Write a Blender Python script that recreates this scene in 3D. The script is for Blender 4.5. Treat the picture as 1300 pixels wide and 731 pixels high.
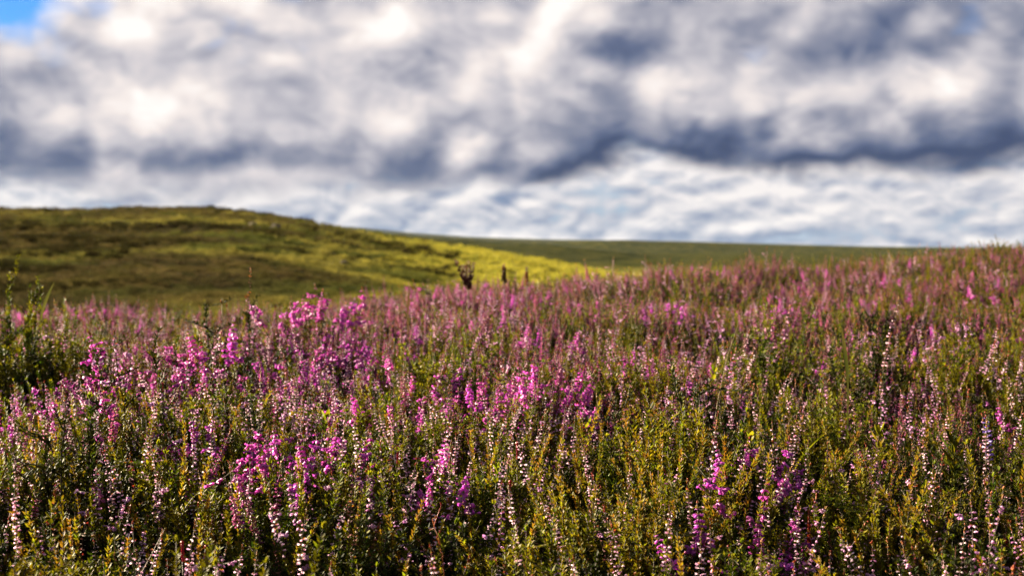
import bpy, math, random
import numpy as np
from mathutils import Vector, Matrix, Euler

for _o in list(bpy.data.objects):
    bpy.data.objects.remove(_o, do_unlink=True)
SC = bpy.context.scene
COL = SC.collection
R = math.radians

# ------------------------------------------------------------------ camera
CAM_H = 0.79                       # eye height over the soil between the heather
FPX = 1300 * 50.0 / 36.0           # focal length in photograph pixels
HORIZON = 312.0                    # the photograph's horizon row
cam_data = bpy.data.cameras.new('camera')
cam_data.lens = 50.0
cam_data.sensor_width = 36.0
cam_data.clip_start = 0.02
cam_data.clip_end = 30000.0
cam_data.dof.use_dof = True
cam_data.dof.focus_distance = 2.3
cam_data.dof.aperture_fstop = 6.8
cam_data.dof.aperture_blades = 7
cam = bpy.data.objects.new('camera', cam_data)
PITCH = math.atan((365.5 - HORIZON) / FPX)
cam.location = (0, 0, CAM_H)
cam.rotation_euler = (math.pi / 2 - PITCH, 0, 0)
COL.objects.link(cam)
SC.camera = cam

# ------------------------------------------------------------------ exposure
SC.view_settings.view_transform = 'Standard'
SC.view_settings.look = 'None'
SC.view_settings.gamma = 1.0
EXPO = 3.05
SC.view_settings.exposure = EXPO
SC.view_settings.use_curve_mapping = False
SC.cycles.use_denoising = True
SC.cycles.max_bounces = 4
SC.cycles.diffuse_bounces = 2
SC.cycles.transmission_bounces = 3
SC.cycles.glossy_bounces = 1
SC.cycles.use_adaptive_sampling = True
SC.cycles.adaptive_threshold = 0.015
SC.cycles.transparent_max_bounces = 4
SC.cycles.sample_clamp_indirect = 4.0

# ------------------------------------------------------------------ sun
SUN_AZ = R(-55)                    # from the view direction, towards the hill side
SUN_EL = R(17)
SUN_DIR = Vector((math.sin(SUN_AZ) * math.cos(SUN_EL), math.cos(SUN_AZ) * math.cos(SUN_EL), math.sin(SUN_EL)))
sun_data = bpy.data.lights.new('sun', 'SUN')
sun_data.energy = 5.0
sun_data.angle = R(0.53)
sun_data.color = (1.0, 0.83, 0.58)
sun = bpy.data.objects.new('sun', sun_data)
sun.rotation_euler = SUN_DIR.to_track_quat('Z', 'Y').to_euler()
sun.location = (-20, 10, 30)
COL.objects.link(sun)


# ------------------------------------------------------------------ node helpers
class N:
    """A socket with arithmetic, so that shader maths can be written as formulas."""
    def __init__(s, nt, sock):
        s.nt, s.s = nt, sock

    def _op(s, op, *args, clamp=False):
        n = s.nt.nodes.new('ShaderNodeMath')
        n.operation = op
        n.use_clamp = clamp
        for i, a in enumerate((s,) + args):
            if isinstance(a, N):
                s.nt.links.new(a.s, n.inputs[i])
            else:
                n.inputs[i].default_value = a
        return N(s.nt, n.outputs[0])

    def __add__(s, o): return s._op('ADD', o)
    __radd__ = __add__
    def __sub__(s, o): return s._op('SUBTRACT', o)
    def __rsub__(s, o): return s._op('MULTIPLY', -1.0)._op('ADD', o)
    def __mul__(s, o): return s._op('MULTIPLY', o)
    __rmul__ = __mul__
    def __truediv__(s, o): return s._op('DIVIDE', o)
    def clamp(s): return s._op('ADD', 0.0, clamp=True)
    def pow(s, e): return s._op('POWER', e)
    def abs(s): return s._op('ABSOLUTE')
    def exp(s): return s._op('EXPONENT')

    def step(s, a, b, lo=0.0, hi=1.0):
        n = s.nt.nodes.new('ShaderNodeMapRange')
        n.interpolation_type = 'SMOOTHSTEP'
        s.nt.links.new(s.s, n.inputs['Value'])
        for k, v in (('From Min', a), ('From Max', b), ('To Min', lo), ('To Max', hi)):
            if isinstance(v, N):
                s.nt.links.new(v.s, n.inputs[k])
            else:
                n.inputs[k].default_value = v
        return N(s.nt, n.outputs[0])


def vec(nt, x, y, z):
    n = nt.nodes.new('ShaderNodeCombineXYZ')
    for i, a in enumerate((x, y, z)):
        if isinstance(a, N):
            nt.links.new(a.s, n.inputs[i])
        else:
            n.inputs[i].default_value = a
    return n.outputs[0]


def noise(nt, v, scale, detail=6.0, rough=0.55, lac=2.0, dist=0.0, col=False):
    n = nt.nodes.new('ShaderNodeTexNoise')
    if v is not None:
        nt.links.new(v, n.inputs['Vector'])
    n.inputs['Scale'].default_value = scale
    n.inputs['Detail'].default_value = detail
    n.inputs['Roughness'].default_value = rough
    n.inputs['Lacunarity'].default_value = lac
    n.inputs['Distortion'].default_value = dist
    return n.outputs['Color'] if col else N(nt, n.outputs[0])


def mix(nt, f, a, b, mode='MIX'):
    n = nt.nodes.new('ShaderNodeMix')
    n.data_type = 'RGBA'
    n.blend_type = mode
    for sock, v in ((n.inputs[0], f), (n.inputs[6], a), (n.inputs[7], b)):
        if isinstance(v, N):
            nt.links.new(v.s, sock)
        elif hasattr(v, 'is_linked'):
            nt.links.new(v, sock)
        elif isinstance(v, (tuple, list)):
            sock.default_value = (*v[:3], 1.0)
        else:
            sock.default_value = v
    return n.outputs[2]


def srgb(r, g, b):
    f = lambda c: c / 12.92 if c <= 0.04045 else ((c + 0.055) / 1.055) ** 2.4
    return tuple(f(c / 255.0) for c in (r, g, b))


# ------------------------------------------------------------------ sky: blue with a broken stratocumulus deck
SKY = 0.10                         # strength of the background
world = bpy.data.worlds.new('World')
SC.world = world
world.use_nodes = True
wt = world.node_tree
world.cycles.sampling_method = 'MANUAL'
world.cycles.sample_map_resolution = 256
wt.nodes.clear()
w_out = wt.nodes.new('ShaderNodeOutputWorld')
w_bg = wt.nodes.new('ShaderNodeBackground')
w_bg.inputs['Strength'].default_value = SKY
wt.links.new(w_bg.outputs[0], w_out.inputs[0])
blue = wt.nodes.new('ShaderNodeTexSky')
blue.sky_type = 'NISHITA'
blue.sun_disc = False
blue.sun_elevation = SUN_EL
blue.sun_rotation = SUN_AZ
blue.air_density = 1.0
blue.dust_density = 0.4
blue.ozone_density = 2.0
tc = wt.nodes.new('ShaderNodeTexCoord')
sep = wt.nodes.new('ShaderNodeSeparateXYZ')
wt.links.new(tc.outputs['Generated'], sep.inputs[0])
dx, dy, dz = (N(wt, sep.outputs[i]) for i in range(3))
az = dx._op('ARCTAN2', dy)         # 0 ahead, negative towards the hill
el = dz._op('ARCSINE')


def PX(x): return math.atan((x - 650) / FPX)
def PY(y): return math.atan((HORIZON - y) / FPX)


def blob(x, y, rx, ry):
    """A soft oval around one direction in the sky, given by its place in the photograph's frame."""
    a = (az - PX(x)) / (rx / FPX)
    b = (el - PY(y)) / (ry / FPX)
    return ((a * a + b * b) * -1.0).exp()


def piece(*pts):
    """Piecewise smooth height (radians of elevation) along the azimuth, from photograph columns and rows."""
    n = wt.nodes.new('ShaderNodeFloatCurve')
    m = n.mapping
    lo, hi = PX(-700), PX(2000)
    c = m.curves[0]
    P = [((PX(x) - lo) / (hi - lo), PY(y) * 4) for x, y in pts]
    while len(c.points) < len(P):
        c.points.new(0.5, 0.5)
    for q, p in zip(c.points, P):
        q.location = p
        q.handle_type = 'AUTO'
    m.use_clip = False
    m.update()
    wt.links.new(((az - lo) / (hi - lo)).s, n.inputs['Value'])
    return N(wt, n.outputs[0]) * 0.25


warp = noise(wt, vec(wt, dx, dy, dz * 1.3), 14.0, 2.0, 0.5, col=True)


def coords(k, seed, ox, oz, w):
    v = vec(wt, dx + (ox + seed), dy + seed * 0.37, (dz + oz) * k)
    m = wt.nodes.new('ShaderNodeVectorMath')
    m.operation = 'MULTIPLY_ADD'
    wt.links.new(warp, m.inputs[0])
    m.inputs[1].default_value = (w,) * 3
    wt.links.new(v, m.inputs[2])
    return m.outputs[0]


def billow(k, seed, scale, ox, oz, w, parts=((1.0, 1.0), (2.3, 0.62), (4.9, 0.25), (10.7, 0.10))):
    """Cloud thickness built of rounded heaps with creases between them."""
    v = coords(k, seed, ox, oz, w)
    t = None
    for f, amp in parts:
        q = noise(wt, v, scale * f, 0.0) - 0.5
        q = (q * q + 0.003).pow(0.5) * (2.0 * amp)
        t = q if t is None else t + q
    return t


LOWP = ((1.0, 1.0), (2.3, 0.45), (5.0, 0.15))
heap = billow(1.4, 21.1, 7.2, 0, 0, 0.012)
heap_r = heap - billow(1.4, 21.1, 7.2, -0.010, 0.016, 0.012)
big = noise(wt, coords(1.8, 3.1, 0, 0, 0.05), 6.0, 3.0, 0.5)
low = billow(1.9, 1.9, 22.0, 0, 0, 0.006, LOWP)
low_r = low - billow(1.9, 1.9, 22.0, -0.003, 0.006, 0.006, LOWP)
band = noise(wt, vec(wt, dx, dy, dz * 6.0), 8.0, 2.0, 0.5)
fine = noise(wt, coords(1.5, 5.3, 0, 0, 0.03), 30.0, 2.0, 0.5)

sunward = dx * SUN_DIR.x + dy * SUN_DIR.y + dz * SUN_DIR.z    # cosine of the angle from the sun
glow = sunward.step(-0.1, 0.7)
K = 1.0 / SKY / 2 ** EXPO
def C(r, g, b, m=1.0): return tuple(c * K * m for c in srgb(r, g, b))

# pale air low down, above the far moor
air = (el * -16.0).exp().clamp()
deep = mix(wt, 1.0, blue.outputs[0], (0.026, 0.085, 0.18), 'MULTIPLY')
col = mix(wt, air * 0.9, deep, C(196, 210, 228))
# the far clouds beneath the deck's edge
lo_m = (low * 0.55 + band * 0.9).step(0.28, 0.54) * el.step(0.10, 0.055)
lo_t = low_r * 1.35 + 0.58 + (band - 0.5) * 1.1 + (el - 0.025) * 8.0
lo_c = mix(wt, lo_t.clamp(), C(124, 140, 172), C(254, 246, 242))
col = mix(wt, lo_m * 0.92, col, lo_c)
# the deck
edge = piece((-700, 235), (0, 243), (200, 246), (420, 244), (520, 250), (640, 240), (720, 230), (800, 221), (950, 227), (1080, 218), (1200, 226), (1300, 221), (2000, 225))
hgt = el - edge + (big - 0.5) * 0.03 + (heap - 0.6) * 0.022 + (fine - 0.5) * 0.022
hole = blob(-12, 12, 100, 54) * 1.2
deck = hgt.step(-0.010, 0.012) * (1.0 - (hole - (big - 0.5) * 0.8 - (heap - 0.6) * 0.5 - (fine - 0.5) * 0.9).step(0.30, 0.85))
tone = (hgt.step(0.0, 0.045) * 0.30 + heap_r * 0.86 + (big - 0.5) * 0.30 + (heap - 0.6) * 0.14 + (fine - 0.5) * 0.10
        + glow * 0.24 + 0.11
        # the heaps that catch the light
        + blob(185, 150, 130, 38) * 0.28 + blob(240, 20, 220, 40) * 0.30 + blob(600, 30, 120, 22) * 0.18
        + blob(960, 112, 70, 34) * 0.28 + blob(590, 198, 34, 42) * 0.30 + blob(480, 150, 60, 22) * 0.22
        + blob(375, 224, 62, 12) * 0.24 + blob(1175, 122, 60, 26) * 0.14 + blob(330, 92, 150, 16) * 0.12
        # the heavy undersides
        - blob(330, 128, 110, 20) * 0.13 - blob(50, 200, 110, 32) * 0.14 - blob(440, 208, 130, 22) * 0.14
        - blob(700, 185, 90, 42) * 0.22 - blob(880, 212, 190, 20) * 0.22 - blob(1200, 205, 190, 26) * 0.24
        - blob(940, 205, 380, 30) * 0.16 - blob(880, 40, 160, 30) * 0.10)
ramp = wt.nodes.new('ShaderNodeValToRGB')
cr = ramp.color_ramp
cr.interpolation = 'LINEAR'
stops = [(0.0, C(66, 80, 114)), (0.2, C(100, 112, 142)), (0.42, C(152, 155, 172)), (0.65, C(206, 202, 208)), (0.85, C(246, 236, 232)), (1.0, C(255, 250, 246, 1.05))]
while len(cr.elements) < len(stops):
    cr.elements.new(0.5)
for e, (p, c) in zip(cr.elements, stops):
    e.position = p
    e.color = (*[x / 12 for x in c], 1.0)
wt.links.new(tone.clamp().s, ramp.inputs[0])
sc12 = wt.nodes.new('ShaderNodeVectorMath')
sc12.operation = 'SCALE'
wt.links.new(ramp.outputs[0], sc12.inputs[0])
sc12.inputs['Scale'].default_value = 12.0
col = mix(wt, deck, col, sc12.outputs[0])
# below the horizon: the dull moor goes on
col = mix(wt, dz.step(-0.004, 0.0), C(70, 72, 50), col)
wt.links.new(col, w_bg.inputs['Color'])

# ------------------------------------------------------------------ materials (all procedural)
TONE = 0.44                        # overall reflectance of the plants at this exposure


def material(name, color, vary=0.25, hue=0.02, trans=0.0, rough=0.6, spec=0.25, blotch=None, blotch_scale=60.0, trans_col=None, coarse=0.0):
    """Diffuse/gloss with light let through (leaves, petals); colour wanders from plant to plant and along the surface."""
    k = 1.0 if 'petal' in name or name in ('orange_tip', 'red_bud') else TONE
    color = tuple(c * k for c in color)
    blotch = tuple(c * k for c in blotch) if blotch else None
    m = bpy.data.materials.new(name)
    m.use_nodes = True
    nt = m.node_tree
    nt.nodes.clear()
    out = nt.nodes.new('ShaderNodeOutputMaterial')
    b = nt.nodes.new('ShaderNodeBsdfPrincipled')
    b.inputs['Roughness'].default_value = rough
    b.inputs['Specular IOR Level'].default_value = spec
    info = nt.nodes.new('ShaderNodeObjectInfo')
    geo = nt.nodes.new('ShaderNodeNewGeometry')
    rnd = N(nt, info.outputs['Random'])
    col = color
    if blotch:
        f = noise(nt, geo.outputs['Position'], blotch_scale, 2.0, 0.6)
        if coarse:
            g = noise(nt, geo.outputs['Position'], coarse, 2.0, 0.5)
            f = f * 0.45 + g * 0.55
        col = mix(nt, f.step(0.40, 0.60), color, blotch)
    hs = nt.nodes.new('ShaderNodeHueSaturation')
    if isinstance(col, tuple):
        hs.inputs['Color'].default_value = (*col, 1)
    else:
        nt.links.new(col, hs.inputs['Color'])
    nt.links.new((0.5 + (rnd - 0.5) * (2 * hue)).s, hs.inputs['Hue'])
    r2 = (rnd * 7.31)._op('FRACT')
    nt.links.new((1.0 + (r2 - 0.5) * (2 * vary)).s, hs.inputs['Value'])
    nt.links.new(hs.outputs[0], b.inputs['Base Color'])
    sh = b.outputs[0]
    if trans:
        t = nt.nodes.new('ShaderNodeBsdfTranslucent')
        nt.links.new(mix(nt, 1.0, hs.outputs[0], trans_col or (1.25, 1.2, 0.8), 'MULTIPLY'), t.inputs['Color'])
        mx = nt.nodes.new('ShaderNodeMixShader')
        mx.inputs[0].default_value = trans
        nt.links.new(sh, mx.inputs[1])
        nt.links.new(t.outputs[0], mx.inputs[2])
        sh = mx.outputs[0]
    nt.links.new(sh, out.inputs[0])
    return m


MAT = {
    'stem': material('heather_stem', (0.12, 0.036, 0.018), 0.35, 0.03, 0.0, 0.7, blotch=(0.065, 0.05, 0.02)),
    'wood': material('heather_wood', (0.055, 0.040, 0.030), 0.3, 0.02, 0.0, 0.85, 0.1, blotch=(0.10, 0.08, 0.06)),
    'leaf': material('heather_leaf', (0.060, 0.098, 0.006), 0.35, 0.03, 0.30, 0.55, 0.05, blotch=(0.280, 0.235, 0.008), blotch_scale=45, coarse=9),
    'leaf_dark': material('dark_leaf', (0.024, 0.042, 0.007), 0.3, 0.02, 0.22, 0.6, 0.05, blotch=(0.045, 0.058, 0.013)),
    'leaf_bright': material('bright_leaf', (0.20, 0.27, 0.012), 0.25, 0.02, 0.40, 0.5, 0.08, blotch=(0.36, 0.33, 0.014)),
    'leaf_gold': material('golden_leaf', (0.32, 0.27, 0.014), 0.25, 0.02, 0.40, 0.5, 0.08, blotch=(0.36, 0.19, 0.02)),
    'pale': material('pale_petal', (0.66, 0.38, 0.56), 0.25, 0.03, 0.35, 0.5, 0.3, blotch=(0.82, 0.72, 0.78), blotch_scale=90, trans_col=(1.1, 0.95, 1.0)),
    'mauve': material('mauve_petal', (0.215, 0.048, 0.135), 0.35, 0.03, 0.35, 0.5, 0.3, blotch=(0.30, 0.08, 0.185), blotch_scale=40, trans_col=(1.1, 0.9, 1.0)),
    'magenta': material('magenta_petal', (0.44, 0.06, 0.40), 0.2, 0.025, 0.40, 0.45, 0.35, blotch=(0.50, 0.11, 0.44), blotch_scale=80, trans_col=(1.15, 0.9, 1.05)),
    'lilac': material('lilac_petal', (0.48, 0.24, 0.45), 0.18, 0.03, 0.35, 0.5, 0.3, blotch=(0.58, 0.36, 0.52), blotch_scale=70, trans_col=(1.1, 0.92, 1.05)),
    'violet': material('violet_petal', (0.22, 0.13, 0.42), 0.1, 0.01, 0.35, 0.45, 0.35, trans_col=(1, 1, 1.1)),
    'russet': material('faded_petal', (0.12, 0.032, 0.028), 0.3, 0.03, 0.25, 0.6, 0.2, blotch=(0.17, 0.065, 0.05), blotch_scale=50),
    'tip': material('orange_tip', (0.30, 0.075, 0.02), 0.3, 0.03, 0.30, 0.5, 0.3),
    'red': material('red_bud', (0.34, 0.012, 0.018), 0.15, 0.01, 0.30, 0.4, 0.4),
    'straw': material('dry_straw', (0.28, 0.19, 0.085), 0.2, 0.02, 0.2, 0.6, 0.2),
    'cream': material('cream_tuft', (0.50, 0.41, 0.27), 0.1, 0.01, 0.35, 0.7, 0.1),
    'dusk': material('dark_calyx', (0.16, 0.065, 0.050), 0.25, 0.02, 0.15, 0.7, 0.15, blotch=(0.24, 0.095, 0.065)),
    'moor_leaf': material('moor_heather_leaf', (0.050, 0.045, 0.020), 0.3, 0.02, 0.15, 1.0, 0.0),
    'grass': material('grass_blade', (0.075, 0.095, 0.018), 0.3, 0.02, 0.3, 0.45, 0.3, blotch=(0.16, 0.14, 0.035), blotch_scale=6),
}


def moor_colour(nt, pos):
    """Colours of the open moor: grass in several greens, with brown and purplish heather beds, plus painted sun and cloud shade."""
    sp = nt.nodes.new('ShaderNodeSeparateXYZ')
    nt.links.new(pos, sp.inputs[0])
    x, y = N(nt, sp.outputs[0]), N(nt, sp.outputs[1])
    a = noise(nt, pos, 0.024, 3.0, 0.5, dist=0.6)
    b = noise(nt, pos, 0.10, 3.0, 0.55)
    c = noise(nt, pos, 0.9, 3.0, 0.6)
    col = mix(nt, b.step(0.42, 0.56), (0.054, 0.060, 0.014), (0.165, 0.145, 0.030))
    # sunlit patch painted as yellower grass on the flank falling towards the valley
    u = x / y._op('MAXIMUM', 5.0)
    sun_patch = (u * 1.0 + (b - 0.5) * 0.25).step(-0.115, -0.03) * y.step(450.0, 300.0)
    col = mix(nt, sun_patch * 0.9, col, mix(nt, c.step(0.35, 0.65), (0.17, 0.175, 0.024), (0.38, 0.33, 0.042)))
    # beds of heather and bare peat, with cloud shade painted in towards the left
    bed_shade = (a * 0.75 + b * 0.25 + (u + 0.2) * -0.55).step(0.45, 0.55) * (1.0 - sun_patch)
    col = mix(nt, bed_shade * 0.8, col, mix(nt, c.step(0.4, 0.6), (0.020, 0.018, 0.008), (0.042, 0.026, 0.016)))
    col = mix(nt, c.step(0.55, 0.72) * 0.3, col, (0.032, 0.033, 0.010))
    far = y.step(350.0, 600.0)
    col = mix(nt, far * 0.85, col, mix(nt, (a * 0.4 + b * 0.6).step(0.44, 0.58), (0.008, 0.013, 0.006), (0.046, 0.046, 0.014)))
    return mix(nt, 1.0, col, (0.74, 0.74, 0.74), 'MULTIPLY'), c


def ground_material(name, near):
    m = bpy.data.materials.new(name)
    m.use_nodes = True
    nt = m.node_tree
    b = nt.nodes['Principled BSDF']
    b.inputs['Roughness'].default_value = 0.95
    b.inputs['Specular IOR Level'].default_value = 0.0
    geo = nt.nodes.new('ShaderNodeNewGeometry')
    pos = geo.outputs['Position']
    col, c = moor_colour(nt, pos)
    if near:
        sp = nt.nodes.new('ShaderNodeSeparateXYZ')
        nt.links.new(pos, sp.inputs[0])
        y = N(nt, sp.outputs[1])
        f = noise(nt, pos, 35.0, 4.0, 0.65)
        soil = mix(nt, f.step(0.35, 0.65), (0.018, 0.012, 0.008), (0.055, 0.040, 0.022))
        col = mix(nt, y.step(12.0, 22.0), soil, col)
    nt.links.new(col, b.inputs['Base Color'])
    bump = nt.nodes.new('ShaderNodeBump')
    bump.inputs['Strength'].default_value = 0.6
    bump.inputs['Distance'].default_value = 0.05 if near else 0.25
    nt.links.new(c.s, bump.inputs['Height'])
    nt.links.new(bump.outputs[0], b.inputs['Normal'])
    return m


def tuft_material(name, lift):
    m = bpy.data.materials.new(name)
    m.use_nodes = True
    nt = m.node_tree
    nt.nodes.clear()
    out = nt.nodes.new('ShaderNodeOutputMaterial')
    d = nt.nodes.new('ShaderNodeBsdfDiffuse')
    t = nt.nodes.new('ShaderNodeBsdfTranslucent')
    mx = nt.nodes.new('ShaderNodeMixShader')
    mx.inputs[0].default_value = 0.35
    geo = nt.nodes.new('ShaderNodeNewGeometry')
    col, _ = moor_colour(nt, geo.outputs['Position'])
    info = nt.nodes.new('ShaderNodeObjectInfo')
    hs = nt.nodes.new('ShaderNodeHueSaturation')
    nt.links.new(col, hs.inputs['Color'])
    nt.links.new((lift + (N(nt, info.outputs['Random']) - 0.5) * 0.7).s, hs.inputs['Value'])
    nt.links.new(hs.outputs[0], d.inputs[0])
    nt.links.new(hs.outputs[0], t.inputs[0])
    nt.links.new(d.outputs[0], mx.inputs[1])
    nt.links.new(t.outputs[0], mx.inputs[2])
    nt.links.new(mx.outputs[0], out.inputs[0])
    return m


# ------------------------------------------------------------------ object helpers
def link(name, mesh, mat=None, parent=None):
    o = bpy.data.objects.new(name, mesh)
    COL.objects.link(o)
    if mat is not None and not mesh.materials:
        mesh.materials.append(mat)
    if parent is not None:
        o.parent = parent
    return o


def thing(name, label, cat, loc, rz=0.0, scale=1.0, group=None, tilt=(0, 0)):
    o = bpy.data.objects.new(name, None)
    o.empty_display_size = 0.05
    COL.objects.link(o)
    o.location = loc
    o.rotation_euler = (tilt[0], tilt[1], rz)
    o.scale = (scale,) * 3
    if label:
        o['label'] = label
    o['category'] = cat
    if group:
        o['group'] = group
    return o


class MB:
    """Collects shapes, each with one material, and turns them into ONE mesh."""
    def __init__(s):
        s.v, s.f, s.m, s.n, s.mats = [], [], [], 0, []

    def add(s, v, f, mat):
        if mat not in s.mats:
            s.mats.append(mat)
        k = s.mats.index(mat)
        s.v.append(np.asarray(v, float))
        n = s.n
        s.f.extend([tuple(i + n for i in q) for q in f])
        s.m.extend([k] * len(f))
        s.n += len(v)

    def merge(s, o, M):
        """Another collection of shapes, moved by a matrix."""
        A = np.array(M)
        n = s.n
        ks = []
        for mat in o.mats:
            if mat not in s.mats:
                s.mats.append(mat)
            ks.append(s.mats.index(mat))
        v = np.concatenate(o.v)
        s.v.append(v @ A[:3, :3].T + A[:3, 3])
        s.f.extend([tuple(i + n for i in q) for q in o.f])
        s.m.extend([ks[i] for i in o.m])
        s.n += len(v)

    def tube(s, pts, rad, mat, sides=5):
        pts = np.asarray(pts, float)
        n = len(pts)
        t = np.gradient(pts, axis=0)
        t /= np.linalg.norm(t, axis=1)[:, None] + 1e-12
        ref = np.array([1.0, 0.2, 0.1]) if abs(t[0][0]) < 0.8 else np.array([0.0, 1.0, 0.2])
        a = np.cross(t, ref)
        a /= np.linalg.norm(a, axis=1)[:, None]
        b = np.cross(t, a)
        rad = np.broadcast_to(rad, (n,))
        ang = np.arange(sides) * 2 * np.pi / sides
        v = (pts[:, None] + rad[:, None, None] * (a[:, None] * np.cos(ang)[None, :, None] + b[:, None] * np.sin(ang)[None, :, None])).reshape(-1, 3)
        f = [(i * sides + j, i * sides + (j + 1) % sides, (i + 1) * sides + (j + 1) % sides, (i + 1) * sides + j) for i in range(n - 1) for j in range(sides)]
        f.append(tuple(range((n - 1) * sides, n * sides)))
        s.add(v, f, mat)

    def mesh(s, name, smooth=True):
        me = bpy.data.meshes.new(name)
        v = np.concatenate(s.v) if s.v else np.zeros((0, 3))
        me.from_pydata(v.tolist(), [], s.f)
        for k in s.mats:
            me.materials.append(MAT[k] if isinstance(k, str) else k)
        me.polygons.foreach_set('material_index', s.m)
        if smooth:
            me.polygons.foreach_set('use_smooth', [True] * len(s.f))
        me.update()
        return me


rng = np.random.default_rng(20)


def frame(d, up=None):
    """Rotation whose third axis is d."""
    d = np.asarray(d, float)
    d = d / (np.linalg.norm(d) + 1e-12)
    r = np.array([0, 0, 1.0]) if abs(d[2]) < 0.95 else np.array([1.0, 0, 0])
    x = np.cross(r, d)
    x /= np.linalg.norm(x)
    return np.stack([x, np.cross(d, x), d], axis=1)


# shapes of one floret, one bud and one small leaf, each one unit long along z
def ring_shape(prof, sides, flare=0.0, close=False):
    v, f = [], []
    for i, (z, r) in enumerate(prof):
        for j in range(sides):
            a = 2 * math.pi * j / sides + (i % 2) * math.pi / sides
            rr = r * (1 + (flare if i == len(prof) - 1 and j % 2 else 0))
            v.append((rr * math.cos(a), rr * math.sin(a), z))
    for i in range(len(prof) - 1):
        for j in range(sides):
            f.append((i * sides + j, i * sides + (j + 1) % sides, (i + 1) * sides + (j + 1) % sides, (i + 1) * sides + j))
    if close:
        f.append(tuple(range((len(prof) - 1) * sides, len(prof) * sides)))
    return np.array(v), f


BELL = ring_shape([(0, .10), (.28, .34), (.70, .33), (1.0, .40)], 5)
CUP = ring_shape([(0, .08), (.45, .30), (1.0, .44)], 5)
BUD = ring_shape([(0, .16), (.45, .36), (1.0, .05)], 4)
LEAF = (np.array([(0, 0, 0), (-.20, .05, .45), (0, -.03, .5), (.20, .05, .45), (0, .06, 1.0)]), [(0, 1, 2), (0, 2, 3), (1, 4, 2), (2, 4, 3)])


def put(mb, shape, pos, d, size, mat, wide=1.0, roll=None):
    Rm = frame(d)
    if roll is None:
        roll = rng.uniform(0, 2 * math.pi)
    c, s_ = math.cos(roll), math.sin(roll)
    Rm = Rm @ np.array([[c, -s_, 0], [s_, c, 0], [0, 0, 1]])
    mb.add((shape[0] * np.array(wide if isinstance(wide, tuple) else (wide, wide, 1)) * size) @ Rm.T + pos, shape[1], mat)


def wand(L, bend, n=9):
    """A slightly curved stem rising from the origin."""
    t = np.linspace(0, 1, n)
    a = rng.uniform(0, 2 * math.pi)
    w = rng.normal(0, 0.006, 2)
    x = bend * L * t ** 1.8 * math.cos(a) + w[0] * np.sin(t * 5)
    y = bend * L * t ** 1.8 * math.sin(a) + w[1] * np.sin(t * 4 + 1)
    return np.stack([x, y, L * t], axis=1)


def along(P, t):
    k = t * (len(P) - 1)
    i = min(int(k), len(P) - 2)
    return P[i] + (P[i + 1] - P[i]) * (k - i), (P[i + 1] - P[i]) / np.linalg.norm(P[i + 1] - P[i])


def leaf_whorls(mb, P, t0, t1, step, count, size, mat, spread=0.9, alt=None, pa=0.0):
    L = np.linalg.norm(np.diff(P, axis=0), axis=1).sum()
    n = max(1, int((t1 - t0) * L / step))
    for i in range(n):
        t = t0 + (t1 - t0) * (i + rng.uniform(-.3, .3)) / n
        p, d = along(P, min(max(t, 0), 1))
        a0 = rng.uniform(0, 6.28)
        for j in range(count):
            a = a0 + 6.283 * j / count + rng.normal(0, .25)
            o = np.array([math.cos(a), math.sin(a), 0])
            put(mb, LEAF, p, o * spread + d * rng.uniform(.5, 1.1), size * rng.uniform(.7, 1.2), alt if alt and rng.random() < pa else mat, roll=math.pi / 2 * 0 + rng.normal(0, .3))


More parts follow.
